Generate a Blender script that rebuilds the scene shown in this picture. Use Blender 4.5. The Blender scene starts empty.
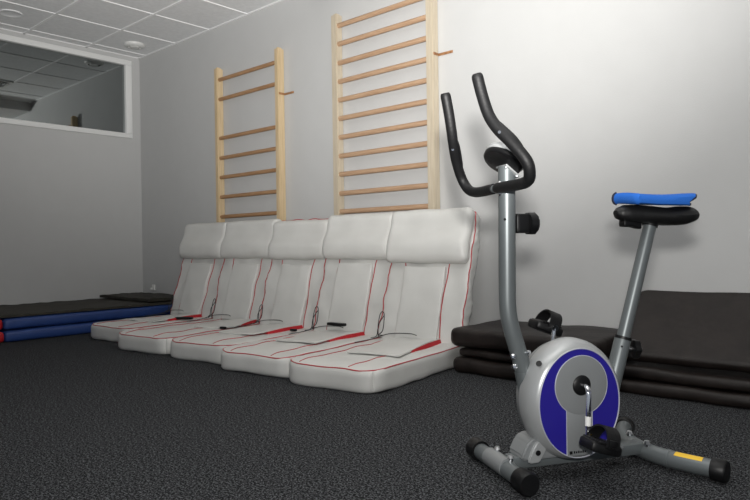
import bpy, bmesh, math, random
from mathutils import Vector, Matrix, noise
random.seed(7)
C = bpy.context.scene.collection
PI = math.pi
# ------------------------------------------------------------------ camera
yaw, pit, roll = .735, -.0065, -.0138
fw = Vector((-math.sin(yaw)*math.cos(pit), math.cos(yaw)*math.cos(pit), math.sin(pit)))
r0 = Vector((math.cos(yaw), math.sin(yaw), 0)); u0 = r0.cross(fw)
r2 = r0*math.cos(roll)+u0*math.sin(roll); u2 = -r0*math.sin(roll)+u0*math.cos(roll)
cd = bpy.data.cameras.new('camera'); cam = bpy.data.objects.new('camera', cd); C.objects.link(cam)
M = Matrix((r2, u2, -fw)).transposed().to_4x4(); M.translation = Vector((6.7083, -3.6011, .72))
cam.matrix_world = M
cd.sensor_width = 36; cd.lens = 651.02/750*36; cd.clip_start = .05
bpy.context.scene.camera = cam
# ------------------------------------------------------------------ world, lights, exposure
w = bpy.data.worlds.new('world'); bpy.context.scene.world = w; w.use_nodes = True
bg = w.node_tree.nodes['Background']; bg.inputs[0].default_value = (.80, .88, 1, 1); bg.inputs[1].default_value = .31
# the flash mounted on the photographer's camera: a direct part, and the part its tilted head throws onto the ceiling
fl = bpy.data.lights.new('camera_flash', 'AREA'); fl.shape = 'RECTANGLE'; fl.size = .13; fl.size_y = .10
fl.energy = 52; fl.color = (1, .985, .95)
fo = bpy.data.objects.new('camera_flash', fl); C.objects.link(fo)
fo.location = (6.735, -3.62, .945)
fo.rotation_euler = Vector((-math.sin(.45), math.cos(.45), .55)).to_track_quat('-Z', 'Y').to_euler()
fu = bpy.data.lights.new('camera_flash_upward', 'SPOT'); fu.spot_size = math.radians(90); fu.spot_blend = 1; fu.shadow_soft_size = .06
fu.energy = 1180; fu.color = (1, .985, .955)
f2 = bpy.data.objects.new('camera_flash_upward', fu); C.objects.link(f2)
f2.location = (6.735, -3.62, .945)
f2.rotation_euler = Vector((-.72, .68, .67)).to_track_quat('-Z', 'Y').to_euler()
vs = bpy.context.scene.view_settings
vs.view_transform = 'Standard'; vs.look = 'None'; vs.gamma = 1; vs.use_curve_mapping = False; vs.exposure = 0.0

# ------------------------------------------------------------------ materials
def mat(name, col, rough=.6, metal=0, col2=None, scale=30, stretch=(1, 1, 1), bump=0, bscale=60, spec=.5, coat=0, lo=.35, hi=.65, detail=3):
    m = bpy.data.materials.new(name); m.use_nodes = True
    nt = m.node_tree; b = nt.nodes['Principled BSDF']
    b.inputs['Base Color'].default_value = (*col, 1); b.inputs['Roughness'].default_value = rough
    b.inputs['Metallic'].default_value = metal; b.inputs['Specular IOR Level'].default_value = spec
    if coat: b.inputs['Coat Weight'].default_value = coat; b.inputs['Coat Roughness'].default_value = .15
    tc = nt.nodes.new('ShaderNodeTexCoord')
    mp = nt.nodes.new('ShaderNodeMapping'); mp.inputs['Scale'].default_value = stretch
    nt.links.new(tc.outputs['Object'], mp.inputs['Vector'])
    if col2:
        n = nt.nodes.new('ShaderNodeTexNoise'); n.inputs['Scale'].default_value = scale; n.inputs['Detail'].default_value = detail
        nt.links.new(mp.outputs[0], n.inputs['Vector'])
        cr = nt.nodes.new('ShaderNodeValToRGB'); cr.color_ramp.elements[0].position = lo; cr.color_ramp.elements[1].position = hi
        cr.color_ramp.elements[0].color = (*col, 1); cr.color_ramp.elements[1].color = (*col2, 1)
        nt.links.new(n.outputs['Fac'], cr.inputs[0]); nt.links.new(cr.outputs[0], b.inputs['Base Color'])
    if bump:
        n2 = nt.nodes.new('ShaderNodeTexNoise'); n2.inputs['Scale'].default_value = bscale; n2.inputs['Detail'].default_value = 3
        nt.links.new(mp.outputs[0], n2.inputs['Vector'])
        bp = nt.nodes.new('ShaderNodeBump'); bp.inputs['Strength'].default_value = bump; bp.inputs['Distance'].default_value = .01
        nt.links.new(n2.outputs['Fac'], bp.inputs['Height']); nt.links.new(bp.outputs[0], b.inputs['Normal'])
    return m
m_wall = mat('painted_wall', (.512, .512, .507), .75, col2=(.522, .522, .517), scale=6, bump=.08, bscale=160, spec=.25)
m_tile = mat('ceiling_tile', (.78, .785, .79), .9, col2=(.83, .835, .84), scale=25, bump=.15, bscale=150, spec=.2)
m_tbar = mat('ceiling_grid_paint', (.88, .88, .88), .5)
m_carpet = mat('speckled_carpet', (.010, .0105, .012), .95, col2=(.115, .118, .125), scale=210, bump=.35, bscale=260, spec=.12, lo=.43, hi=.72, detail=2)
def carpet_nodes(m):
    nt = m.node_tree; b = nt.nodes['Principled BSDF']; tc = nt.nodes.new('ShaderNodeTexCoord')
    out = None
    for sc, w_ in ((340, .42), (160, .40), (80, .18)):
        n = nt.nodes.new('ShaderNodeTexNoise'); n.inputs['Scale'].default_value = sc; n.inputs['Detail'].default_value = 1
        nt.links.new(tc.outputs['Object'], n.inputs['Vector'])
        mu = nt.nodes.new('ShaderNodeMath'); mu.operation = 'MULTIPLY'; mu.inputs[1].default_value = w_; nt.links.new(n.outputs['Fac'], mu.inputs[0])
        if out is None: out = mu.outputs[0]
        else:
            ad = nt.nodes.new('ShaderNodeMath'); ad.operation = 'ADD'; nt.links.new(out, ad.inputs[0]); nt.links.new(mu.outputs[0], ad.inputs[1]); out = ad.outputs[0]
    cr = nt.nodes.new('ShaderNodeValToRGB'); e = cr.color_ramp.elements
    e[0].position = .43; e[0].color = (.002, .002, .0025, 1); e[1].position = .585; e[1].color = (.125, .13, .138, 1)
    k = e.new(.505); k.color = (.0135, .014, .0155, 1)
    nt.links.new(out, cr.inputs[0]); nt.links.new(cr.outputs[0], b.inputs['Base Color'])
carpet_nodes(m_carpet)
m_frame = mat('white_window_frame', (.80, .80, .79), .45)
m_glass = mat('dark_reflective_glass', (.30, .32, .32), .02, metal=1)
m_pine = mat('pale_pine', (.47, .40, .30), .5, col2=(.54, .47, .36), scale=7, stretch=(10, 10, .7), spec=.4)
m_pine_warm = mat('warm_pine', (.53, .40, .235), .5, col2=(.62, .48, .30), scale=7, stretch=(10, 10, .7), spec=.4)
m_rung = mat('beech_rung', (.33, .18, .085), .45, col2=(.43, .25, .13), scale=9, stretch=(.8, 12, 12))
m_rung2 = mat('light_beech_rung', (.41, .255, .155), .45, col2=(.50, .33, .21), scale=9, stretch=(.8, 12, 12))
m_peg = mat('brown_metal_bracket', (.20, .085, .035), .4, col2=(.42, .22, .1))
m_white = mat('white_leatherette', (.60, .595, .57), .42, bump=.10, bscale=14, col2=(.64, .635, .61), scale=5)
m_red = mat('red_piping', (.40, .028, .035), .5)
m_redf = mat('red_fabric', (.50, .012, .02), .7, bump=.3, bscale=80)
m_black = mat('black_plastic', (.004, .004, .0045), .45, spec=.3, bump=.05, bscale=60)
m_foam = mat('black_foam_grip', (.005, .005, .0055), .55, spec=.3, bump=.1, bscale=120)
m_saddle = mat('black_saddle_vinyl', (.007, .007, .0075), .45, spec=.35, bump=.08, bscale=100)
m_silver = mat('silver_paint', (.135, .150, .155), .40, metal=.35, spec=.5)
m_grey = mat('silver_plastic', (.24, .25, .255), .42, metal=.25)
m_bright = mat('bright_silver_plastic', (.40, .41, .415), .33, metal=.35)
m_chrome = mat('chrome', (.85, .86, .88), .08, metal=1)
m_blue = mat('blue_panel', (.018, .012, .23), .35, coat=.4)
m_line = mat('silver_trim', (.55, .56, .62), .35, metal=.4)
m_yel = mat('yellow_sticker', (.80, .50, .03), .5)
m_ink = mat('sticker_ink', (.25, .14, .01), .6)
m_towel = mat('blue_microfibre', (.025, .14, .55), .8, bump=.25, bscale=300, spec=.15)
m_trim = mat('navy_edging', (.006, .010, .035), .7)
m_brown = mat('dark_brown_leatherette', (.0095, .0065, .0055), .5, bump=.25, bscale=22, col2=(.016, .0115, .010), scale=14, spec=.3)
m_bmat = mat('blue_vinyl', (.014, .042, .17), .5, bump=.12, bscale=12, col2=(.018, .052, .20), scale=4)
m_rmat = mat('red_vinyl', (.42, .008, .012), .5)
m_dark = mat('dark_olive_cover', (.022, .019, .013), .75, bump=.5, bscale=18, col2=(.034, .030, .021), scale=9)
m_wplas = mat('white_plastic', (.7, .7, .68), .4)
m_louv = mat('louvre_aluminium', (.6, .62, .64), .25, metal=.8)
m_cable = mat('black_cable', (.015, .015, .016), .5)

# ------------------------------------------------------------------ mesh helpers
def link(name, bm, m, parent=None, smooth=True, mats=None):
    me = bpy.data.meshes.new(name)
    bmesh.ops.recalc_face_normals(bm, faces=bm.faces[:])
    bm.to_mesh(me); bm.free()
    for k in (mats or [m]): me.materials.append(k)
    if smooth:
        for p in me.polygons: p.use_smooth = True
        try: me.set_sharp_from_angle(angle=math.radians(42))
        except Exception: pass
    o = bpy.data.objects.new(name, me); C.objects.link(o)
    if parent: o.parent = parent
    return o
def thing(name, label, cat, loc=(0, 0, 0), rotz=0, group=None):
    o = bpy.data.objects.new(name, None); C.objects.link(o); o.empty_display_size = .1
    o.location = loc; o.rotation_euler = (0, 0, rotz); o['label'] = label; o['category'] = cat
    if group: o['group'] = group
    return o
def tag(o, label, cat, group=None):
    o['label'] = label; o['category'] = cat
    if group: o['group'] = group
    return o
def struct(o): o['kind'] = 'structure'; return o
def box(bm, a, b, bev=0):
    r = bmesh.ops.create_cube(bm, size=1)
    c = [(a[i]+b[i])/2 for i in range(3)]; s = [abs(b[i]-a[i]) for i in range(3)]
    for v in r['verts']: v.co = Vector((c[0]+v.co.x*s[0], c[1]+v.co.y*s[1], c[2]+v.co.z*s[2]))
    if bev:
        es = list({e for v in r['verts'] for e in v.link_edges})
        bmesh.ops.bevel(bm, geom=es, offset=bev, segments=2, affect='EDGES', profile=.5)
    return bm
def nb(): return bmesh.new()
def frames(pts):
    T = []
    n = len(pts)
    for i in range(n):
        a = pts[max(i-1, 0)]; b = pts[min(i+1, n-1)]; T.append((b-a).normalized())
    up = Vector((0, 0, 1)) if abs(T[0].z) < .9 else Vector((1, 0, 0))
    N = (up - T[0]*up.dot(T[0])).normalized(); out = []
    for i in range(n):
        N = (N - T[i]*N.dot(T[i])).normalized(); out.append((T[i], N, T[i].cross(N)))
    return out
def tube(bm, pts, r, seg=12, caps=True, sq=1.0):
    pts = [Vector(p) for p in pts]
    rr = r if isinstance(r, (list, tuple)) else [r]*len(pts)
    rings = []
    for p, (t, n, b), q in zip(pts, frames(pts), rr):
        rings.append([bm.verts.new(p + n*math.cos(2*PI*k/seg)*q + b*math.sin(2*PI*k/seg)*q*sq) for k in range(seg)])
    for A, B in zip(rings, rings[1:]):
        for k in range(seg): bm.faces.new((A[k], A[(k+1) % seg], B[(k+1) % seg], B[k]))
    if caps: bm.faces.new(rings[0][::-1]); bm.faces.new(rings[-1])
    return bm
def spline(pts, n=8):
    P = [Vector(p) for p in pts]; out = []
    for i in range(len(P)-1):
        p0 = P[max(i-1, 0)]; p1 = P[i]; p2 = P[i+1]; p3 = P[min(i+2, len(P)-1)]
        for k in range(n):
            t = k/n
            out.append(.5*((2*p1)+(p2-p0)*t+(2*p0-5*p1+4*p2-p3)*t*t+(3*p1-p0-3*p2+p3)*t**3))
    out.append(P[-1]); return out
def lathe(bm, prof, axis='z', origin=(0, 0, 0), seg=32, caps=True):
    o = Vector(origin); rings = []
    for r, h in prof:
        ring = []
        for k in range(seg):
            a = 2*PI*k/seg; c, s = math.cos(a)*r, math.sin(a)*r
            v = {'z': (c, s, h), 'x': (h, c, s), 'y': (c, h, s)}[axis]
            ring.append(bm.verts.new(o+Vector(v)))
        rings.append(ring)
    for A, B in zip(rings, rings[1:]):
        for k in range(seg): bm.faces.new((A[k], A[(k+1) % seg], B[(k+1) % seg], B[k]))
    if caps: bm.faces.new(rings[0][::-1]); bm.faces.new(rings[-1])
    return bm
def rbox(bm, c, h, r, n=(12, 12, 6), R=0, bulge=0, nz=0, nf=5, seed=0, fn=None):
    """padded block: centre c, half sizes h, edge radius r, plan-corner radius R, swelling, creases"""
    c = Vector(c); vs = {}
    def vert(i, j, k):
        key = (i, j, k)
        if key in vs: return vs[key]
        def sp(t, hh):     # denser near the edges
            x = 2*t-1; return hh*(x*1.5-.5*x**3 if abs(x) < 1 else x)
        p = Vector((sp(i/n[0], h[0]), sp(j/n[1], h[1]), sp(k/n[2], h[2])))
        q = Vector([max(-(h[a]-r), min(h[a]-r, p[a])) for a in range(3)])
        d = p-q
        if d.length > 1e-9: p = q + d.normalized()*r
        if R:
            ax, ay = abs(p.x)-(h[0]-R), abs(p.y)-(h[1]-R)
            if ax > 0 and ay > 0:
                m_ = max(ax, ay); L = math.hypot(ax, ay); f = m_/L
                p.x = math.copysign(h[0]-R+ax*f, p.x); p.y = math.copysign(h[1]-R+ay*f, p.y)
        fx = 1-(p.x/h[0])**2; fy = 1-(p.y/h[1])**2; fz = 1-(p.z/h[2])**2
        if bulge:
            p.z += bulge*max(fx, 0)**.6*max(fy, 0)**.6*math.copysign(1, p.z)*min(1, abs(p.z)/h[2])
        if nz:
            q = Vector((p.x*nf, p.y*nf, p.z*nf))+Vector((seed*7.3, seed*3.1, seed))
            p += Vector((noise.noise(q), noise.noise(q+Vector((9, 0, 0))), noise.noise(q+Vector((0, 9, 0)))))*nz
        if fn: p = fn(p)
        v = bm.verts.new(p+c); vs[key] = v; return v
    for ax in range(3):
        a, b = [(1, 2), (2, 0), (0, 1)][ax]
        for side in (0, n[ax]):
            for i in range(n[a]):
                for j in range(n[b]):
                    def K(ii, jj):
                        k = [0, 0, 0]; k[ax] = side; k[a] = ii; k[b] = jj; return vert(*k)
                    q = (K(i, j), K(i+1, j), K(i+1, j+1), K(i, j+1))
                    bm.faces.new(q if side else q[::-1])
    return bm
def xf(bm, Mx):
    for v in bm.verts: v.co = Mx @ v.co
    return bm

# ------------------------------------------------------------------ the room
HC = 2.81
b = nb(); box(b, (-.1, -9, -.1), (13, .1, 0)); struct(link('floor', b, m_carpet, smooth=False))
b = nb(); box(b, (-.1, 0, 0), (13, .12, HC+.1)); struct(link('wall_back', b, m_wall, smooth=False))
# left wall, with the opening of the high window cut out
WT, WB, WR, WL = 2.762, 1.922, -.102, -4.3
b = nb()
box(b, (-.12, -9, 0), (0, 0, WB)); box(b, (-.12, -9, WT), (0, 0, HC+.1)); box(b, (-.12, WR, WB), (0, 0, WT)); box(b, (-.12, -9, WB), (0, WL, WT))
struct(link('wall_left', b, m_wall, smooth=False))
b = nb(); box(b, (-.1, -9, HC+.004), (13, .1, HC+.1)); struct(link('ceiling', b, m_tile, smooth=False))
b = nb()                                            # T-bars of the tile grid
x = .1566
while x < 12:
    box(b, (x-.011, -8.9, HC-.002), (x+.011, 0, HC+.008)); x += .6
y = -.5863
while y > -8.8:
    box(b, (0, y-.011, HC-.003), (12.5, y+.011, HC+.007)); y -= .6
box(b, (0, -.02, HC-.003), (12.5, 0, HC+.007)); box(b, (0, -8.9, HC-.003), (.015, 0, HC+.007))
struct(link('trim_1', b, m_tbar, smooth=False))
b = nb(); box(b, (3.05, -8.9, 2.69), (3.75, 0, HC+.01), .004); struct(link('trim_2', b, m_wall, smooth=False))
# window
b = nb()
box(b, (-.05, WL, WT-.055), (.022, WR, WT), .004); box(b, (-.05, WL, WB), (.022, WR, WB+.05), .004)
box(b, (-.05, WR-.068, WB+.05), (.021, WR, WT-.055), .004); box(b, (-.05, WL, WB+.05), (.021, WL+.06, WT-.055), .004)
wf = struct(link('window_1', b, m_frame))
b = nb(); box(b, (-.03, WL+.06, WB+.05), (-.02, WR-.068, WT-.055))
link('pane', b, m_glass, wf, smooth=False)

# ceiling fittings
def vent(loc, label, flat):
    t = thing('ceiling_vent', label, 'ceiling vent', loc, group='round fittings in the ceiling tiles')
    b = nb()
    if flat:
        lathe(b, [(.02, 0), (.075, 0), (.088, -.006), (.092, -.002), (.092, .004)]); link('cover', b, m_tile, t)
    else:
        lathe(b, [(.062, -.03), (.092, -.022), (.100, -.012), (.100, .004), (.07, .006), (.062, -.004)], caps=False); link('ring', b, m_wplas, t)
        b = nb(); lathe(b, [(.055, -.012), (.062, -.004), (.062, .004)]); link('shadow_gap', b, m_black, t)
        b = nb(); lathe(b, [(.01, -.034), (.042, -.032), (.050, -.022), (.045, -.010), (.02, -.008)]); link('disc', b, m_wplas, t)
    return t
vent((.435, -.285, HC), 'white round air vent with raised disc in ceiling tile near the corner', False)
vent((.50, -1.47, HC), 'flat grey round cover in the ceiling tile above the long window', True)
t = thing('ceiling_light', 'square louvred ceiling light seen as a reflection in the dark window', 'ceiling light', (2.257, -.886, HC))
b = nb()
for s in (-1, 1):
    box(b, (s*.285-.012, -.29, -.012), (s*.285+.012, .29, .003)); box(b, (-.29, s*.285-.012, -.012), (.29, s*.285+.012, .003))
link('frame', b, m_wplas, t, smooth=False)
b = nb(); box(b, (-.27, -.27, -.002), (.27, .27, .002)); link('backing', b, m_black, t, smooth=False)
b = nb()
for k in range(3): box(b, (-.20+k*.2-.004, -.27, -.014), (-.20+k*.2+.004, .27, -.004))
for k in range(9): box(b, (-.27, -.24+k*.06-.002, -.014), (.27, -.24+k*.06+.002, -.004))
link('louvre', b, m_louv, t, smooth=False)

# ------------------------------------------------------------------ wall bars
def wall_bars(x0, x1, pw, pd, ztop, z0, dz, missing, mr, mp, label, rr):
    t = thing('wall_bars', label, 'wall bars', ((x0+x1+pw)/2, 0, 0))
    cx = (x0+x1+pw)/2
    for x in (x0, x1):
        b = nb(); box(b, (x-cx, -pd-.004, 0), (x+pw-cx, -.004, ztop))
        tops = [e for e in b.edges if all(v.co.z > ztop-.01 for v in e.verts)]
        bmesh.ops.bevel(b, geom=tops, offset=.014, segments=3, affect='EDGES')
        es = [e for e in b.edges if abs(e.verts[0].co.z-e.verts[1].co.z) > 1]
        bmesh.ops.bevel(b, geom=es, offset=.004, segments=2, affect='EDGES')
        link('post', b, mp, t)
    k = 0
    while z0-k*dz > .06:
        if k not in missing:
            b = nb(); dy = random.uniform(-.002, .002)
            tube(b, [(x0+pw-.012-cx, -.046, z0-k*dz+dy), (x1+.012-cx, -.046, z0-k*dz+dy*.3)], rr, 14, sq=.85)
            link('rung', b, mr, t)
        k += 1
    # L-shaped metal bracket: along the post's side, then out along the wall
    b = nb(); xx = x1+pw-cx; zz = 2.014
    box(b, (xx, -pd+.004, zz-.009), (xx+.004, -.001, zz+.009), .001)
    box(b, (xx+.001, -.006, zz-.009), (xx+.118, -.001, zz+.009), .001)
    tube(b, [(xx+.098, -.004, zz), (xx+.098, -.012, zz)], .0075, 10)
    link('wall_bracket', b, m_peg, t)
    return t
wall_bars(1.520, 2.402, .046, .070, 2.405, 2.288, .1823, {2}, m_rung, m_pine_warm, 'narrow pine wall bars with a missing rung, nearer the corner', .0175)
wall_bars(3.088, 4.006, .058, .066, 2.515, 2.419, .1434, set(), m_rung2, m_pine, 'taller pine wall bars with close-set rungs, behind the upright seats', .0190)

# ------------------------------------------------------------------ massage mat chairs
SW = .302
TILT = math.radians(17.5)
from mathutils.bvhtree import BVHTree
def seat_pipe(path, parent, r=.0032, name='piping'):
    b = nb(); tube(b, spline(path, 6), r, 6); return link(name, b, m_red, parent)
def make_seat(i, loc, rz, front, label, ph=(.53, .86), flap_rot=0, flap_dx=0, flap_len=.5, lean=0, pad_end=.47, bw=None):
    t = thing('massage_mat', label, 'massage mat chair', loc, rz, 'white massage mats along the wall')
    bw = bw or SW; T0 = TILT+lean
    # --- cushion on the floor
    yc = (front+.10)/2; hy = (.10-front)/2; H = .125
    b = nb(); rbox(b, (0, yc, H/2), (SW, hy, H/2), .026, (26, 40, 8), R=.10, bulge=.004, nz=.007, nf=6.5, seed=i,
                   fn=lambda p: Vector((p.x, p.y, max(p.z, -H/2+.001) - (.012 if p.z > 0 else 0)*max(0, (-(p.y)/hy-.72)/.28)**2)))
    tree = BVHTree.FromBMesh(b)
    cu = link('seat_cushion', b, m_white, t)
    zt = H+.0025
    def sp(x, y):         # point on the cushion top
        h_ = tree.ray_cast(Vector((x, y, .4)), Vector((0, 0, -1)))[0]
        return (h_ if h_ else Vector((x, y, H)))+Vector((0, 0, .0008))
    def edge(x, y):
        return tree.find_nearest(Vector((x, y, H+.006)))[0]
    e = SW+.004; fy = front-.004
    per = [(-e, .02)]+[(-e, y) for y in (-.1, -.2, -.32, -.45, -.6, -.7, front+.15, front+.10)]+[(-e+.030, front+.034), (-e+.10, fy)]+[(x, fy) for x in (-.12, -.06, 0, .06, .12)]+[(e-.10, fy), (e-.030, front+.034)]+[(e, y) for y in (front+.10, front+.15, -.7, -.6, -.45, -.32, -.2, -.1, .02)]
    seat_pipe([edge(*q) for q in per], cu, .0037)
    for x0 in (-.185, .135):
        seat_pipe([sp(x0+.01*math.sin(k*1.7+i), fy+.03+(.0-fy)*k/16) for k in range(17)], cu, .0030)
    # --- backrest, in its own tilted frame
    base = Vector((0, -.10, .115))
    Mb = Matrix.Translation(base) @ Matrix.Rotation(-(PI/2-0) , 4, 'X') @ Matrix.Identity(4)
    ux = Vector((1, 0, 0)); uv = Vector((0, math.sin(T0), math.cos(T0))); un = Vector((0, -math.cos(T0), math.sin(T0)))
    Mb = Matrix((ux, uv, un)).transposed().to_4x4(); Mb.translation = base
    L = .875; th = .095
    b = nb(); rbox(b, (0, L/2-.01, -th/2), (bw, L/2, th/2), .024, (24, 80, 8), R=.045, bulge=.003, nz=.020, nf=8, seed=i+11, fn=lambda p: Vector((p.x*(1+.010*math.sin(p.y*105+2*p.z/.03)*max(0, abs(p.x)/bw-.9)*10), p.y, p.z))); tree2 = BVHTree.FromBMesh(b); xf(b, Mb)
    bk = link('backrest', b, m_white, t)
    W = lambda u, v, n_: Mb @ Vector((u, v, n_))
    ee = bw+.004
    per = [(-ee, v) for v in (.02, .12, .22, .32, .42, .52, .62, .72, L-.07)]+[(-ee+.012, L-.022), (-ee+.06, L-.006)]+[(x, L-.006) for x in (-.18, -.1, 0, .1, .18)]+[(ee-.06, L-.006), (ee-.012, L-.022)]+[(ee, v) for v in (L-.07, .72, .62, .52, .42, .32, .22, .12, .02)]
    dense = []
    for (a0_, a1_), (b0_, b1_) in zip(per, per[1:]):
        for k in range(3): dense.append((a0_+(b0_-a0_)*k/3, a1_+(b1_-a1_)*k/3))
    dense.append(per[-1]); pts_ = []
    for u, v in dense:
        q_ = Vector((u, v, .006)); h_ = tree2.find_nearest(q_)[0]; pts_.append(Mb @ (h_+(q_-h_).normalized()*.002))
    seat_pipe(pts_, bk, .0036)
    for u0, du in ((-.17, .01), (.158, -.016)):
        pp = []
        for k in range(15):
            v = .01+ph[0]*k/14; h_ = tree2.ray_cast(Vector((u0+du*math.sin(k/14*PI), v, .3)), Vector((0, 0, -1)))[0]
            pp.append(Mb @ (h_+Vector((0, 0, .001))))
        seat_pipe(pp, bk, .0036)
    # wrinkled gusset seams on the sides are part of the backrest; head roll:
    hl = (ph[1]-ph[0])/2; vc = (ph[1]+ph[0])/2
    def lobes(p):
        f = p.y/hl
        k = .030*math.exp(-((f+.42)/.42)**2)+.016*math.exp(-((f-.70)/.30)**2)-.012
        g = max(0, 1-abs(p.x/bw)**10)
        return Vector((p.x, p.y, p.z + (k*(.35+.65*g) if p.z > -.02 else 0)))
    b = nb(); rbox(b, (0, vc, .034), (bw-.006, hl, .046), .040, (26, 28, 8), bulge=.006, nz=.009, nf=6, seed=i+23, fn=lobes); xf(b, Mb)
    link('head_pillow', b, m_white, t)
    # lumbar panel
    b = nb(); rbox(b, (-.01, pad_end/2+.015, .006), (.150, pad_end/2, .017), .008, (18, 26, 4), bulge=.007, nz=.009, nf=9, seed=i+31); xf(b, Mb)
    link('lumbar_panel', b, m_white, t)
    # loose flap lying on the seat, raised at its rear, red lining at its right side
    Mf = Matrix.Translation((flap_dx, -.12, 0)) @ Matrix.Rotation(flap_rot, 4, 'Z')
    zs = H+.008
    nu, nv = 10, 16; b = nb(); top = []; bot = []
    for a in range(nv+1):
        v = a/nv; ra, rb_ = [], []
        for c_ in range(nu+1):
            u = c_/nu-.5
            y = -flap_len*v
            z = zs+.021*(1-v)**1.0*(.35+.65*(u+.5)) + .020*max(0, v-.72)*(1.0+1.5*abs(u)) + .004*math.sin(u*5+v*4+i) + .009*math.sin(v*PI)*(.5+u)
            p = Vector((u*(.33-.01*v), y, z)); ra.append(b.verts.new(Mf@p)); rb_.append(b.verts.new(Mf@(p-Vector((0, 0, .007)))))
        top.append(ra); bot.append(rb_)
    for a in range(nv):
        for c_ in range(nu):
            b.faces.new((top[a][c_], top[a][c_+1], top[a+1][c_+1], top[a+1][c_])); b.faces.new((bot[a][c_], bot[a+1][c_], bot[a+1][c_+1], bot[a][c_+1]))
    for a in range(nv):
        for c_ in (0, nu): b.faces.new((top[a][c_], top[a+1][c_], bot[a+1][c_], bot[a][c_]))
    for a in (0, nv):
        for c_ in range(nu): b.faces.new((top[a][c_], top[a][c_+1], bot[a][c_+1], bot[a][c_]))
    fo_ = link('seat_flap', b, m_white, t)
    # lining: red gusset wedge under the flap edge
    b = nb(); rows = []
    for a in range(13):
        v = a/12*.72; u = .5
        z = zs+.021*(1-v)**1.0 - .006 + .009*math.sin(v*PI)
        x = .165-.005*v; y = -flap_len*v
        lo_ = Vector((x+.008*(1-a/12)+.001, y, zs-.006)); hi_ = Vector((x+.001, y, z+.003))
        inn = Vector((x-.05, y, zs-.006))
        rows.append([b.verts.new(Mf@lo_), b.verts.new(Mf@hi_), b.verts.new(Mf@inn)])
    for A, B in zip(rows, rows[1:]):
        for k in range(3): b.faces.new((A[k], A[(k+1) % 3], B[(k+1) % 3], B[k]))
    b.faces.new(rows[0]); b.faces.new(rows[-1][::-1])
    lin = link('red_lining', b, m_redf, fo_); lin['label'] = 'red lining showing under the flap'
    return t, sp, W, Mf
specs = [
 # xb, front, rotz, label, kwargs
 (1.655, -.885, 4.2, 'white massage mat chair with red piping, at the corner end beside the blue mats', dict(flap_rot=.10)),
 (2.322, -1.01, 6.8, 'white massage mat chair with red piping, second from the corner, flap twisted sideways', dict(flap_rot=.40, flap_dx=.06, flap_len=.44)),
 (2.954, -.965, 7.6, 'white massage mat chair with red piping, in the middle of the row', dict(ph=(.525, .835), flap_rot=.02)),
 (3.572, -1.00, 7.6, 'white massage mat chair with red piping, black remote lying on its seat flap', dict(pad_end=.49)),
 (4.188, -1.00, 7.6, 'white massage mat chair at the bike end of the row, its whole right side showing', dict(ph=(.508, .862), flap_rot=.12, flap_len=.56)),
]
for i, (xb, fr, rz, lab, kw) in enumerate(specs):
    t, sp, W, Mf = make_seat(i, (xb, -.355, 0), math.radians(rz), fr, lab, bw=(.312 if i < 2 else .300), **kw)
    s = 1 if i != 2 else .9
    # thin black lead looping out of the backrest seam and over the flap
    path = [W(-.285, .02, .01), W(-.288, .10, .03), W(-.270, .17*s, .045), W(-.240, .16*s, .05), W(-.232, .06, .05), Vector((-.215, -.20, .165)), Vector((-.15, -.24, .172))]
    b = nb(); tube(b, spline(path, 8), .0028, 6); link('cable', b, m_cable, t)
    b = nb(); tube(b, spline([Vector((-.285, -.36, .133)), Vector((-.21, -.27, .150)), Vector((-.13, -.21, .178)), Vector((0, -.19, .185)), Vector((.07, -.22, .182))], 6), .0026, 6); link('cable', b, m_cable, t)
    b = nb(); tube(b, spline([W(-.240, .15*s, .05), W(-.262, .09, .06), W(-.272, .02, .05), Vector((-.262, -.22, .145))], 6), .0026, 6); link('cable', b, m_cable, t)
    if i in (0, 3):
        px, py, pz, ra = {0: (.235, -.33, .142, .5), 3: (-.02, -.175, .196, -.08)}[i]
        b = nb(); rbox(b, (0, 0, 0), (.075, .021, .010), .008, (10, 6, 4)); xf(b, Matrix.Translation((px, py, pz)) @ Matrix.Rotation(ra, 4, 'Z'))
        link('remote_control', b, m_black, t)
    if i in (1, 2):
        px, py, pz = {1: (.30, -.50, .135), 2: (.245, -.30, .140)}[i]
        b = nb(); rbox(b, (0, 0, 0), (.024, .014, .008), .005, (6, 6, 4)); xf(b, Matrix.Translation((px, py, pz))); link('cable_plug', b, m_black, t)

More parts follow.
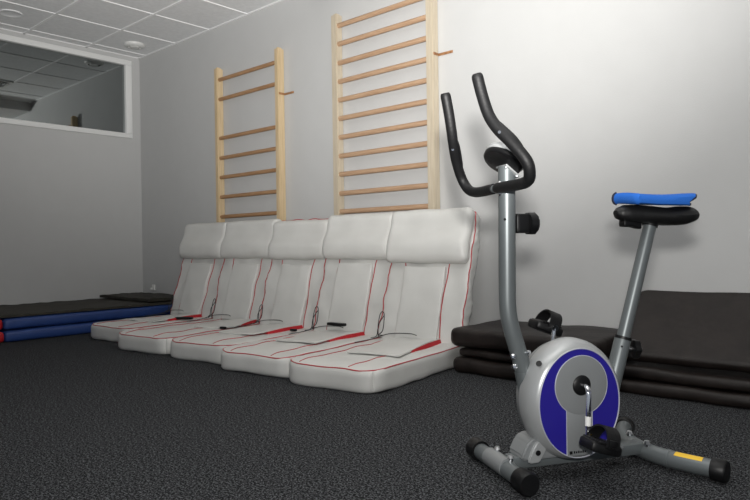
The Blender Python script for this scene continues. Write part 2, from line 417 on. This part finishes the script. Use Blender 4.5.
# ------------------------------------------------------------------ blue mats by the left wall
for k, (x1, lab) in enumerate([(1.15, 'blue gym mat with red end, lying on the carpet under the other blue mat'), (1.12, 'blue gym mat with red end, upper of the pair by the left wall')]):
    z0 = k*.0955
    t = thing('gym_mat', lab, 'gym mat', (x1/2+.02, -1.0, z0), 0, 'blue and red gym mats')
    yr = -1.775
    b = nb(); rbox(b, (0, (yr-.03)/2+1.0, .0455), (x1/2-.02, (-.03-yr)/2, .045), .030, (16, 40, 8), nz=.006, nf=3, seed=k); link('blue_section', b, m_bmat, t)
    b = nb(); rbox(b, (0, (yr-2.4)/2+1.0, .0455), (x1/2-.02, (yr+2.4)/2, .045), .030, (16, 16, 8), nz=.006, nf=3, seed=k); link('red_section', b, m_rmat, t)
def cover(name, x0, x1, y0, y1, zf, th, seed, label, cat, amp=.010):
    b = nb(); nx, ny = 40, 70; T, Bm = [], []
    for j in range(ny+1):
        y = y0+(y1-y0)*j/ny; ra, rb_ = [], []
        for i in range(nx+1):
            q = Vector((i/nx*4, y*6, seed*5.1))
            xx = x0+(x1-x0)*i/nx + (noise.noise(Vector((3, y*3, seed)))*.02 if i == nx else 0)
            n_ = noise.noise(q)*amp+noise.noise(q*3)*amp*.4
            zb = zf(xx, y)
            ra.append(b.verts.new((xx, y, zb+th+abs(n_)))); rb_.append(b.verts.new((xx, y, zb)))
        T.append(ra); Bm.append(rb_)
    for j in range(ny):
        for i in range(nx):
            b.faces.new((T[j][i], T[j][i+1], T[j+1][i+1], T[j+1][i])); b.faces.new((Bm[j][i], Bm[j+1][i], Bm[j+1][i+1], Bm[j][i+1]))
        b.faces.new((T[j][0], T[j+1][0], Bm[j+1][0], Bm[j][0])); b.faces.new((T[j][nx], T[j+1][nx], Bm[j+1][nx], Bm[j][nx]))
    for i in range(nx):
        b.faces.new((T[0][i], T[0][i+1], Bm[0][i+1], Bm[0][i])); b.faces.new((T[ny][i], T[ny][i+1], Bm[ny][i+1], Bm[ny][i]))
    return tag(link(name, b, m_dark), label, cat, 'dark covers on the blue mats')
zt = .192
cover('dark_blanket', .03, 1.10, -2.7, -.03, lambda x, y: zt, .016, 1, 'dark olive thin blanket spread along the top of the blue mats', 'blanket', .013)
cover('dark_blanket', .03, 1.04, -.50, -.04, lambda x, y: zt+.031, .022, 2, 'dark folded blanket lying uppermost at the wall corner end of the blue mats', 'blanket', .016)
b = nb(); box(b, (-.022, -.018, -.03), (.022, 0, .03), .004); box(b, (-.04, -.03, -.028), (-.01, -.004, -.004), .003)
o = tag(link('wall_socket', b, m_wplas), 'small white socket block low on the back wall, above the dark blanket', 'wall socket'); o.location = (.245, 0, .305)

# ------------------------------------------------------------------ dark brown folded mats
def brown(loc, hx, hy, hz, seed, label, rz=0, n=.012):
    b = nb(); rbox(b, (0, 0, hz), (hx, hy, hz), min(hz*.9, .035), (36, 24, 8), R=.05, nz=n, nf=4.5, seed=seed, fn=lambda p: Vector((p.x, p.y, max(p.z, -hz+.0005))))
    o = tag(link('folded_mat', b, m_brown), label, 'folded mat', 'dark brown folded mats'); o.location = loc; o.rotation_euler[2] = rz; return o
brown((4.985, -.325, 0), .435, .275, .042, 3, 'dark brown folded mat on the carpet, lowest of the stack behind the bike post', .0)
brown((5.00, -.31, .094), .425, .265, .022, 4, 'thin dark brown folded mat in the middle of the stack behind the bike post', .01)
brown((4.975, -.325, .147), .435, .280, .051, 5, 'thick dark brown folded mat, topmost of the stack beside the white seats', -.01)
brown((6.27, -.27, 0), .83, .235, .030, 6, 'dark brown flat mat on the carpet under the leaning mat')
brown((6.28, -.26, .070), .83, .225, .028, 7, 'dark brown mat sandwiched under the large leaning mat')
# the large mat leaning on the wall
b = nb(); Lm = .47
rbox(b, (0, 0, 0), (.80, Lm/2, .028), .024, (50, 30, 6), R=.07, nz=.008, nf=3.5, seed=9, fn=lambda p: Vector((p.x, p.y, p.z+.05*(p.y/Lm)**2)))
o = tag(link('leaning_mat', b, m_brown), 'large dark brown mat leaning against the wall behind the exercise bike', 'gym mat')
ang = math.atan2(.30, .365); o.rotation_euler = (ang, 0, 0); o.location = (6.215, -.262, .298)

# ------------------------------------------------------------------ exercise bike  (s along the frame to the rear, o sideways to the camera, z up)
bike = thing('exercise_bike', 'silver and blue upright exercise bike with black handlebar and saddle', 'exercise bike', (5.65, -1.86, 0), math.atan2(.848, .53))
def P(s, o, z): return Vector((s, -o, z))
# front stabiliser
b = nb(); tube(b, [P(0, -.165, .036), P(0, .125, .036)], .026, 20); fs = link('front_stabilizer', b, m_silver, bike)
b = nb()
for o0, o1 in ((-.205, -.150), (.115, .172)):
    pts = [P(0, o0, .0365), P(0, o0+.006, .0365), P(0, o1, .0365)] if o0 < 0 else [P(0, o0, .0365), P(0, o1-.006, .0365), P(0, o1, .0365)]
    rr = [.030, .0345, .033] if o0 < 0 else [.033, .0345, .030]
    b2 = nb(); tube(b2, pts, rr, 24); link('end_cap', b2, m_black, fs)
b.free()
b = nb(); tube(b, [P(.0, -.085, .040), P(.0, .035, .040)], .0285, 20); link('mount_plate', b, m_grey, fs)
for o_ in (-.060, .030):
    b = nb(); tube(b, [P(.012, o_, .06), P(.014, o_, .072)], .009, 12); tube(b, [P(.014, o_, .070), P(.0145, o_, .078)], [.012, .007], 8); link('bolt', b, m_chrome, fs)
# rear stabiliser (bowed)
path = [(.615, -.235), (.575, -.19), (.535, -.12), (.510, -.03), (.512, .05), (.533, .12), (.563, .18), (.588, .222)]
b = nb(); tube(b, spline([P(s, o_, .037) for s, o_ in path], 6), .027, 20); rs = link('rear_stabilizer', b, m_silver, bike)
for A, Bp in ((path[0], (.640, -.262)), (path[-1], (.606, .254))):
    b = nb(); a0 = P(A[0], A[1], .036); b0 = P(Bp[0], Bp[1], .0355); d = (b0-a0)
    tube(b, [a0-d*.15, a0+d*.85, b0], [.033, .0345, .030], 4 if False else 20); link('end_cap', b, m_black, rs)
for s, o_ in ((.522, -.075), (.505, .035)):
    b = nb(); tube(b, [P(s-.004, o_, .060), P(s-.006, o_, .073)], .010, 12); tube(b, [P(s-.006, o_, .068), P(s-.0065, o_, .077)], [.013, .008], 8); link('bolt', b, m_chrome, rs)
# sleeve joint ring
b = nb(); q = spline([P(s, o_, .037) for s, o_ in path], 6); tube(b, [q[28], q[29]], .0285, 20); link('sleeve', b, m_silver, rs)
# yellow sticker curved on the tube
b = nb(); R_ = .0276; A = []
for k in range(9):
    tt = 30.5+k/8*7.5; i0 = int(tt); i0 = min(i0, len(q)-2); f = tt-i0; c = q[i0].lerp(q[i0+1], f); T = (q[i0+1]-q[i0]).normalized(); side = T.cross(Vector((0, 0, 1))).normalized()
    if side.dot(P(-1, 0, 0)) < 0: side = -side
    A.append([b.verts.new(c+(side*math.cos(a)+Vector((0, 0, 1))*math.sin(a))*R_) for a in (math.radians(48), math.radians(62), math.radians(76), math.radians(92))])
for X, Y in zip(A, A[1:]):
    for k in range(3): b.faces.new((X[k], X[k+1], Y[k+1], Y[k]))
stk = link('warning_sticker', b, m_yel, rs); stk['label'] = 'yellow warning sticker'
# main beam
b = nb(); box(b, (0.02, -.026, .030), (.50, .026, .066), .005); link('frame_beam', b, m_silver, bike)
# front post: lower slanted socket + upright tube
b = nb(); tube(b, spline([P(.135, 0, .075), P(.105, 0, .20), P(.073, 0, .34), P(.037, 0, .46), P(.026, 0, .52), P(.025, 0, .60)], 6)+[P(.028, 0, .958)], .0262, 24); fp = link('front_post', b, m_silver, bike)
b = nb(); tube(b, [P(.130, 0, .09), P(.0835, 0, .305), P(.079, 0, .325)], [.0305, .0305, .029], 24); link('post_socket', b, m_silver, fp)
for s, o_, z_ in ((.032, .020, .375), (.040, .014, .343), (.078, .027, .385)):
    b = nb(); c = P(s, o_, z_); d = P(-.6 if s < .07 else .3, 1, .1).normalized(); tube(b, [c-d*.004, c+d*.006, c+d*.010], [.0085, .0085, .004], 10); link('bolt', b, m_chrome, fp)
for z_ in (.875, .905):
    b = nb(); c = P(.004, .006, z_); d = P(-1, .2, 0).normalized(); tube(b, [c-d*.004, c+d*.005, c+d*.009], [.008, .008, .004], 10); link('bolt', b, m_chrome, fp)
b = nb(); c = P(.010, .020, .795); d = P(-.7, .7, 0).normalized(); tube(b, [c-d*.003, c+d*.003], .004, 8); link('screw', b, m_black, fp)
# tension knob behind the post
b = nb(); rbox(b, P(.074, 0, .783), (.024, .020, .030), .006, (6, 6, 6)); tk = link('knob_housing', b, m_black, bike)
b = nb(); N = 24; rings = []
for (r_, s_) in ((.026, .094), (.033, .096), (.034, .118), (.029, .124)):
    rings.append([b.verts.new(P(s_, math.cos(2*PI*k/N)*r_*(1+.05*(k % 2)), .783+math.sin(2*PI*k/N)*r_*(1+.05*(k % 2)))) for k in range(N)])
for X, Y in zip(rings, rings[1:]):
    for k in range(N): b.faces.new((X[k], X[(k+1) % N], Y[(k+1) % N], Y[k]))
b.faces.new(rings[0][::-1]); b.faces.new(rings[-1]); link('tension_knob', b, m_black, bike)
# console: slim oval, its back to the camera, on a bracket
cn = Vector((P(.62, 0, .78))).normalized(); cl = P(0, 1, 0); cu_ = cn.cross(cl).normalized()
if cu_.z < 0: cu_ = -cu_
cc = P(.016, 0, .976)
def oval(bm, c, n_, prof, ru, rv, seg=40):
    rings = []
    for f, h in prof:
        rings.append([bm.verts.new(c+n_*h+cl*math.cos(2*PI*k/seg)*ru*f+cu_*math.sin(2*PI*k/seg)*rv*f) for k in range(seg)])
    for X, Y in zip(rings, rings[1:]):
        for k in range(seg): bm.faces.new((X[k], X[(k+1) % seg], Y[(k+1) % seg], Y[k]))
    bm.faces.new(rings[0][::-1]); bm.faces.new(rings[-1])
b = nb(); oval(b, cc, cn, [(.90, -.012), (.98, -.007), (1, .004)], .086, .060); con = link('console', b, m_black, bike)
b = nb(); oval(b, cc, cn, [(1.03, .003), (1.05, .012), (.98, .024), (.85, .028)], .086, .060); link('console_face', b, m_bright, con)
b = nb(); oval(b, cc+cn*.0285, cn, [(.55, 0), (.55, .002)], .086, .060); link('screen', b, m_black, con)
b = nb(); oval(b, cc-cn*.013+cl*-.045+cu_*.018, cn, [(.10, 0), (.10, .003)], .088, .088); link('screw_boss', b, m_black, con)
b = nb(); box(b, (-.035, -.030, -.0025), (.035, .030, .0025), .001)
Mx = Matrix((cl, cu_, cn)).transposed().to_4x4(); Mx.translation = cc-cn*.016-cu_*.034; xf(b, Mx); br = link('bracket', b, m_bright, con)
for k in (-1, 1):
    for j in (-1, 1):
        b = nb(); c = cc-cn*.018-cu_*(.034+j*.022)+cl*k*.026; tube(b, [c, c-cn*.006], .0045, 8); link('screw', b, m_chrome, br)
# handlebar
half = [(.0, .000, .893), (.0, .06, .892), (.0, .12, .891), (-.002, .175, .894), (-.010, .208, .908), (-.026, .222, .945), (-.056, .195, .998), (-.080, .160, 1.042), (-.096, .136, 1.085), (-.110, .124, 1.142), (-.124, .119, 1.204)]
full = [P(s, -o_, z_) for s, o_, z_ in half[::-1]][:-1]+[P(s, o_, z_) for s, o_, z_ in half]
b = nb(); tube(b, spline(full, 6), .0125, 14); hb = link('handlebar', b, m_silver, bike)
for sg in (-1, 1):
    pts = spline([P(s, sg*o_, z_) for s, o_, z_ in [(.0, (.032 if sg < 0 else -.014), .8925)]+half[1:]], 8); n_ = len(pts)
    rr = [.0168]*n_; rr[0] = .0145; rr[1] = .016; rr[-1] = .013; rr[-2] = .0158
    b = nb(); tube(b, pts, rr, 20); gr = link('grip', b, m_foam, hb)
    # pulse pads: flatter plate along the slanted part
    seg_ = pts[int(n_*.56):int(n_*.74)]
    b = nb(); m0 = len(seg_); tube(b, [p+P(.005, 0, .003)*math.sin(PI*(k_+.5)/m0)**.3 for k_, p in enumerate(seg_)], [.0168*min(1, .80+.20*math.sin(PI*(k_+.5)/m0)**.4*1.02) for k_ in range(m0)], 16); link('pulse_sensor', b, m_black, gr)
    b = nb(); c = P(-.076, sg*.166, 1.032); d = P(-.55, .80, -.12).normalized(); tube(b, [c+d*.012, c+d*.020], .0045, 8); link('screw', b, m_chrome, gr)
# clamp of the bar
b = nb(); box(b, (-.006, -.024, .876), (.020, .024, .910), .006); link('clamp', b, m_silver, fp)
# flywheel housing
cs, cz, RS, RZ = .217, .238, .163, .187
def ering(bm, o_, f, N=72): return [bm.verts.new(P(cs+math.cos(2*PI*k/N)*RS*f, o_, cz+math.sin(2*PI*k/N)*RZ*f)) for k in range(N)]
def eloft(bm, prof):
    rings = [ering(bm, o_, f) for o_, f in prof]; N = len(rings[0])
    for X, Y in zip(rings, rings[1:]):
        for k in range(N): bm.faces.new((X[k], X[(k+1) % N], Y[(k+1) % N], Y[k]))
    bm.faces.new(rings[0][::-1]); bm.faces.new(rings[-1])
b = nb(); eloft(b, [(-.050, .80), (-.046, .87), (-.030, .92), (-.010, .94), (.010, .94)]); fh = link('flywheel_housing', b, m_grey, bike)
b = nb(); eloft(b, [(.006, .92), (.008, .99), (.014, 1.0), (.045, .998), (.066, .968), (.082, .905), (.088, .86), (.089, .84)]); link('near_shell', b, m_bright, fh)
# blue inlay with keyhole cut-out, front plate, piping
ax_s, ax_z, rc = .222, .288, .090
fo_ = .0905; bs, bz = RS*.850, RZ*.885; bcz = cz-.004
def etop(s): return bcz+bz*math.sqrt(max(0, 1-((s-cs)/bs)**2))
def ebot(s): return bcz-bz*math.sqrt(max(0, 1-((s-cs)/bs)**2))
b = nb()
def strip(S, lo, hi, o0=.0885, o1=fo_):
    prev = None
    for s in S:
        l_, h_ = lo(s), hi(s)
        if h_ < l_: h_ = l_
        cur = [b.verts.new(P(s, o1, l_)), b.verts.new(P(s, o1, h_)), b.verts.new(P(s, o0, h_)), b.verts.new(P(s, o0, l_))]
        if prev:
            for k in range(4): b.faces.new((prev[k], prev[(k+1) % 4], cur[(k+1) % 4], cur[k]))
        else: b.faces.new(cur)
        prev = cur
    b.faces.new(prev[::-1])
def ctop(s): return ax_z+math.sqrt(max(0, rc**2-(s-ax_s)**2))
def cbot(s): return ax_z-math.sqrt(max(0, rc**2-(s-ax_s)**2))
def rng(a, c, n): return [a+(c-a)*(1-math.cos(PI*k/n))/2 for k in range(n+1)]
Lx, Rx = .170, .258
strip(rng(cs-bs, ax_s-rc, 16), ebot, etop); strip(rng(ax_s-rc, ax_s+rc, 40), ctop, etop)
strip(rng(ax_s+rc, cs+bs, 16), ebot, etop)
strip(rng(ax_s-rc, Lx, 16), ebot, cbot); strip(rng(Rx, ax_s+rc, 16), ebot, cbot)
link('blue_inlay', b, m_blue, fh, smooth=False)['label'] = 'deep blue keyhole-cut inlay'
b = nb(); lathe(b, [(rc-.002, .0885), (rc-.001, .0925), (rc-.005, .0935), (.035, .0930)], 'y', (0, 0, 0), 64)
for v in b.verts: v.co = P(v.co.x+ax_s, v.co.y, v.co.z+ax_z)
link('hub_plate', b, m_grey, fh)
b = nb(); box(b, (Lx+.002, -.0925, ebot(.19)+.004), (Rx-.002, -.088, ax_z-.05), .001); link('stem_plate', b, m_grey, fh)
def closed(pts, r, name, m, parent):
    b = nb(); tube(b, pts+[pts[0]], r, 8, caps=False); return link(name, b, m, parent)
closed([P(cs+math.cos(2*PI*k/96)*bs, fo_, bcz+math.sin(2*PI*k/96)*bz) for k in range(96)], .0022, 'outline', m_line, fh)
a0 = math.acos((Lx-ax_s)/rc); a1 = math.acos((Rx-ax_s)/rc)
key = [P(Lx, fo_+.001, ebot(Lx))]+[P(Lx, fo_+.001, cbot(Lx))]
key += [P(ax_s+math.cos(a)*rc, fo_+.001, ax_z+math.sin(a)*rc) for a in [ (2*PI-a0)-(k/60)*((2*PI-a0)+a1) for k in range(61)]]
key += [P(Rx, fo_+.001, ebot(Rx))]
b = nb(); tube(b, key, .0016, 8); link('outline', b, m_line, fh)
# maker's mark: small black square followed by tiny unreadable characters
b = nb(); box(b, (.178, -.0945, .082), (.187, -.0925, .091)); link('logo_mark', b, m_black, fh, smooth=False)
b = nb()
for k in range(6): box(b, (.192+k*.0075, -.0935, .0835), (.192+k*.0075+.0045, -.0925, .0835+(.0055 if k % 2 else .007)))
link('logo_mark', b, m_black, fh, smooth=False)
# side holes of the shell
for s, z_ in ((.112, .358),):
    b = nb(); c = P(s-.020, .068, z_-.0); d = P(-.35, 1, .3).normalized(); tube(b, [c-d*.004, c+d*.0035], .0085, 14); link('screw_hole', b, m_black, fh)
# base shroud joining housing to the beam
b = nb()
prof = [(.000, .066), (-.004, .085), (.030, .135), (.060, .150), (.33, .085), (.40, .068)]
def shroud(bm, o0, o1, pr):
    A = [bm.verts.new(P(s, o0, z_)) for s, z_ in pr]; B = [bm.verts.new(P(s, o1, z_)) for s, z_ in pr]
    bm.faces.new(A[::-1]); bm.faces.new(B)
    for k in range(len(pr)): bm.faces.new((A[k], A[(k+1) % len(pr)], B[(k+1) % len(pr)], B[k]))
shroud(b, -.040, .048, [(.046, .060), (.042, .074), (.062, .112), (.080, .126), (.14, .13), (.34, .10), (.405, .072), (.408, .060)])
bmesh.ops.bevel(b, geom=b.edges[:], offset=.006, segments=3, affect='EDGES'); sh = link('base_shroud', b, m_grey, bike)
b = nb(); shroud(b, .043, .057, [(.066, .052), (.060, .060), (.078, .100), (.092, .118), (.130, .135), (.132, .108), (.108, .082), (.100, .054)])
bmesh.ops.bevel(b, geom=b.edges[:], offset=.004, segments=2, affect='EDGES'); link('shroud_corner', b, m_bright, sh)
b = nb(); tube(b, [P(.092, .052, .084), P(.092, .0585, .084)], .0085, 14); link('screw_hole', b, m_black, sh)
# seat post
def sl(z_): return .437+.295*(z_-.40)
b = nb(); tube(b, [P(sl(.06), 0, .06), P(sl(.405), 0, .405), P(sl(.410), 0, .410)], [.0265, .0265, .025], 24); sp_ = link('seat_tube', b, m_silver, bike)
b = nb(); tube(b, [P(sl(.404), 0, .404), P(sl(.413), 0, .413)], .0275, 24); link('collar', b, m_black, sp_)
b = nb(); tube(b, [P(sl(.39), 0, .39), P(sl(.795), 0, .795)], .0210, 24); link('seat_post', b, m_silver, bike)
b = nb(); c = P(sl(.375)+.027, .0, .372); d = P(1, .12, -.05).normalized(); tube(b, [c-d*.004, c+d*.012], .010, 12); link('knob_stem', b, m_chrome, sp_)
b = nb(); c2 = c+d*.010; pts = [c2, c2+d*.004, c2+d*.022, c2+d*.027]; N = 8
rings = []
side = d.cross(Vector((0, 0, 1))).normalized(); upv = side.cross(d)
for p_, r_ in zip(pts, (.020, .030, .030, .024)):
    rings.append([b.verts.new(p_+(side*math.cos(2*PI*k/32)+upv*math.sin(2*PI*k/32))*r_*(1+.10*math.cos(6*2*PI*k/32))) for k in range(32)])
for X, Y in zip(rings, rings[1:]):
    for k in range(32): b.faces.new((X[k], X[(k+1) % 32], Y[(k+1) % 32], Y[k]))
b.faces.new(rings[0][::-1]); b.faces.new(rings[-1]); link('height_knob', b, m_black, sp_)
b = nb(); c = P(sl(.385)-.015, .0225, .385); d = P(-.6, .9, 0).normalized(); tube(b, [c-d*.004, c+d*.0025], .0035, 8); link('screw', b, m_black, sp_)
# saddle
rows = [(.416, .012, .824, .808), (.427, .024, .834, .796), (.450, .034, .842, .788), (.490, .044, .843, .782), (.540, .060, .839, .780), (.585, .076, .834, .777), (.620, .086, .834, .774), (.650, .089, .838, .774), (.672, .083, .838, .780), (.686, .066, .831, .788), (.692, .042, .820, .799)]
b = nb(); N = 28; rings = []
def interp(rows, n):
    out = []
    R4 = [Vector(r_[:3]+(0,)[:0]) if False else r_ for r_ in rows]
    for i in range(len(rows)-1):
        for k in range(n):
            t_ = k/n; r0_, r1_ = rows[i], rows[i+1]; out.append(tuple(r0_[j]*(1-t_)+r1_[j]*t_ for j in range(4)))
    out.append(rows[-1]); return out
for s, w_, zt_, zb_ in interp(rows, 3):
    ring = []
    zm = (zt_+zb_)/2; hz = (zt_-zb_)/2
    for k in range(N):
        a = 2*PI*k/N; ca, sa = math.cos(a), math.sin(a)
        ca = math.copysign(abs(ca)**.75, ca); sa = math.copysign(abs(sa)**.75, sa)
        z_ = zm+sa*hz
        if sa > 0: z_ -= .010*(ca*ca)*min(1, w_/.1)
        ring.append(b.verts.new(P(s, ca*w_, z_)))
    rings.append(ring)
for X, Y in zip(rings, rings[1:]):
    for k in range(N): b.faces.new((X[k], X[(k+1) % N], Y[(k+1) % N], Y[k]))
b.faces.new(rings[0][::-1]); b.faces.new(rings[-1]); sd = link('saddle', b, m_saddle, bike)
b = nb(); rbox(b, P(.472, 0, .782), (.034, .016, .012), .006, (8, 6, 4), fn=lambda p: Vector((p.x, p.y, p.z-.25*max(0, p.x)))); link('saddle_skirt', b, m_black, sd)
b = nb(); tube(b, [P(sl(.772), 0, .772), P(sl(.785), 0, .785)], .025, 20); link('saddle_clamp', b, m_black, sd)
# cranks and pedals
b = nb(); lathe(b, [(.031, .085), (.031, .094), (.026, .099), (.012, .100)], 'y', (0, 0, 0), 32)
for v in b.verts: v.co = P(v.co.x+.222, v.co.y, v.co.z+.288)
link('axle_hub', b, m_black, fh)
b = nb(); tube(b, spline([P(.222, .085, .288), P(.222, .110, .289), P(.221, .125, .283), P(.219, .132, .265), P(.214, .137, .21), P(.209, .141, .135)], 6), .0078, 14); cr = link('crank_arm', b, m_chrome, bike)
b = nb(); tube(b, [P(.2135, .1375, .205), P(.2115, .139, .178)], .0090, 14); link('white_band', b, m_wplas, cr)
b = nb(); tube(b, [P(.209, .130, .140), P(.209, .165, .140)], .010, 10); link('pedal_joint', b, m_black, cr)
b = nb(); tube(b, spline([P(.222, -.048, .288), P(.222, -.070, .289), P(.224, -.082, .300), P(.228, -.086, .33), P(.243, -.092, .445)], 6), .0078, 14); cr2 = link('crank_arm', b, m_chrome, bike)
b = nb(); tube(b, [P(.243, -.084, .440), P(.243, -.112, .440)], .011, 10); link('pedal_joint', b, m_chrome, cr2)
def pedal(o_c, s_c, z_c, sg, ang, parent):
    """foot platform with toe strap; local x along foot, y outwards, z up"""
    Mp = Matrix.Translation(P(s_c, o_c, z_c)) @ Matrix.Rotation(ang, 4, 'Y')
    b = nb(); rbox(b, (0, 0, 0), (.052, .046, .015), .010, (10, 10, 6), fn=lambda p: Vector((p.x, p.y*(1-.25*abs(p.x/.052)), p.z)))
    xf(b, Mp); pd = link('pedal', b, m_black, bike)
    for k in (-1, 1):
        b = nb(); box(b, (k*.022-.014, -.041, .013), (k*.022+.014, .041, .018), .002); xf(b, Mp); link('tread', b, m_foam, pd)
    # strap: wide band arching over
    b = nb(); n_ = 20; A = []
    for k in range(n_+1):
        a = PI*k/n_; y = math.cos(a)*.047; z_ = .004+math.sin(a)**.8*.052
        xo = .006*math.sin(a)
        A.append([b.verts.new((-.020+xo, y, z_)), b.verts.new((.024+xo, y, z_)), b.verts.new((.024+xo, y*1.07, z_*1.04+.003)), b.verts.new((-.020+xo, y*1.07, z_*1.04+.003))])
    for X, Y in zip(A, A[1:]):
        for k in range(4): b.faces.new((X[k], X[(k+1) % 4], Y[(k+1) % 4], Y[k]))
    b.faces.new(A[0]); b.faces.new(A[-1][::-1]); xf(b, Mp); st = link('toe_strap', b, m_foam, pd)
    b = nb(); box(b, (-.012, -sg*.050-.005, .010), (.014, -sg*.050+.005, .030), .002); xf(b, Mp); link('buckle', b, m_black, pd)
    return pd
pedal(.192, .216, .132, 1, .30, cr)
pedal(-.150, .243, .434, -1, .38, cr2)

# ------------------------------------------------------------------ folded blue cloth on the saddle
b = nb(); th = .0105; sec = []
# cross-section sideways: C fold towards the camera, two plies
pl = [(-.035, .0), (-.02, .0), (0, .0), (.04, .0), (.070, .0005), (.079, .004), (.083, .011), (.080, .018), (.070, .022), (.04, .0235), (0, .024), (-.02, .024), (-.035, .023)]
nS = 28; grid = []
for side in (0, 1):
    G = []
    for j, (o_, z_) in enumerate(pl):
        row = []
        for k in range(nS+1):
            t_ = k/nS; s1 = min(.722, .655+(.085-o_)*.9) if z_ > .012 else min(.700, .632+(.085-o_)*.9)
            s = .440+(s1-.440)*t_
            zz = .8462-.13*max(0, o_-.01)+(z_*1.38-.006*max(0, t_-.55)/.45*(z_ < .012))*(1+.12*max(0, t_-.6))+.002*math.cos(t_*PI*2)
            if side: # inner offset
                n0 = Vector((0, 0)); a = pl[max(j-1, 0)]; c = pl[min(j+1, len(pl)-1)]; tx, tz = c[0]-a[0], c[1]-a[1]; L_ = math.hypot(tx, tz); nx_, nz_ = -tz/L_, tx/L_
                row.append(b.verts.new(P(s, o_+nx_*th, zz+nz_*th)))
            else: row.append(b.verts.new(P(s, o_, zz)))
        G.append(row)
    grid.append(G)
G, H_ = grid; J = len(pl)
for j in range(J-1):
    for k in range(nS):
        b.faces.new((G[j][k], G[j+1][k], G[j+1][k+1], G[j][k+1])); b.faces.new((H_[j][k], H_[j][k+1], H_[j+1][k+1], H_[j+1][k]))
    for k in (0, nS): b.faces.new((G[j][k], G[j+1][k], H_[j+1][k], H_[j][k]))
for j in (0, J-1):
    for k in range(nS): b.faces.new((G[j][k], G[j][k+1], H_[j][k+1], H_[j][k]))
e0 = [G[j][0].co.lerp(H_[j][0].co, .5) for j in range(J)]; e1 = [G[j][nS].co.lerp(H_[j][nS].co, .5) for j in range(J)]
tw = thing('folded_cloth', 'bright blue folded cloth with navy edging lying on the bike saddle', 'cloth', (5.65, -1.86, 0), math.atan2(.848, .53))
link('cloth', b, m_towel, tw)
b = nb(); tube(b, spline(e1, 3), .0042, 8); link('edging', b, m_trim, tw)
# the left end is a hemmed fold joining both plies
b = nb(); A = []
for k in range(15):
    a = PI/2+PI*k/14; zc_ = .8462+.0165; rows_ = []
    for o_ in (-.036, 0, .03, .06, .078, .086):
        dz = -.13*max(0, o_-.01); f_ = 1 if o_ < .08 else .62
        rows_.append(b.verts.new(P(.446+math.cos(a)*.013*f_, o_, zc_+dz+.002+math.sin(a)*.0175*f_)))
    A.append(rows_)
for X, Y in zip(A, A[1:]):
    for k in range(5): b.faces.new((X[k], X[k+1], Y[k+1], Y[k]))
arc = [r_[0].co.copy() for r_ in A]
b.faces.new([r_[-1] for r_ in A]); b.faces.new([r_[0] for r_ in A][::-1])
link('folded_end', b, m_towel, tw)
b = nb(); tube(b, arc, .0045, 8); link('edging', b, m_trim, tw)
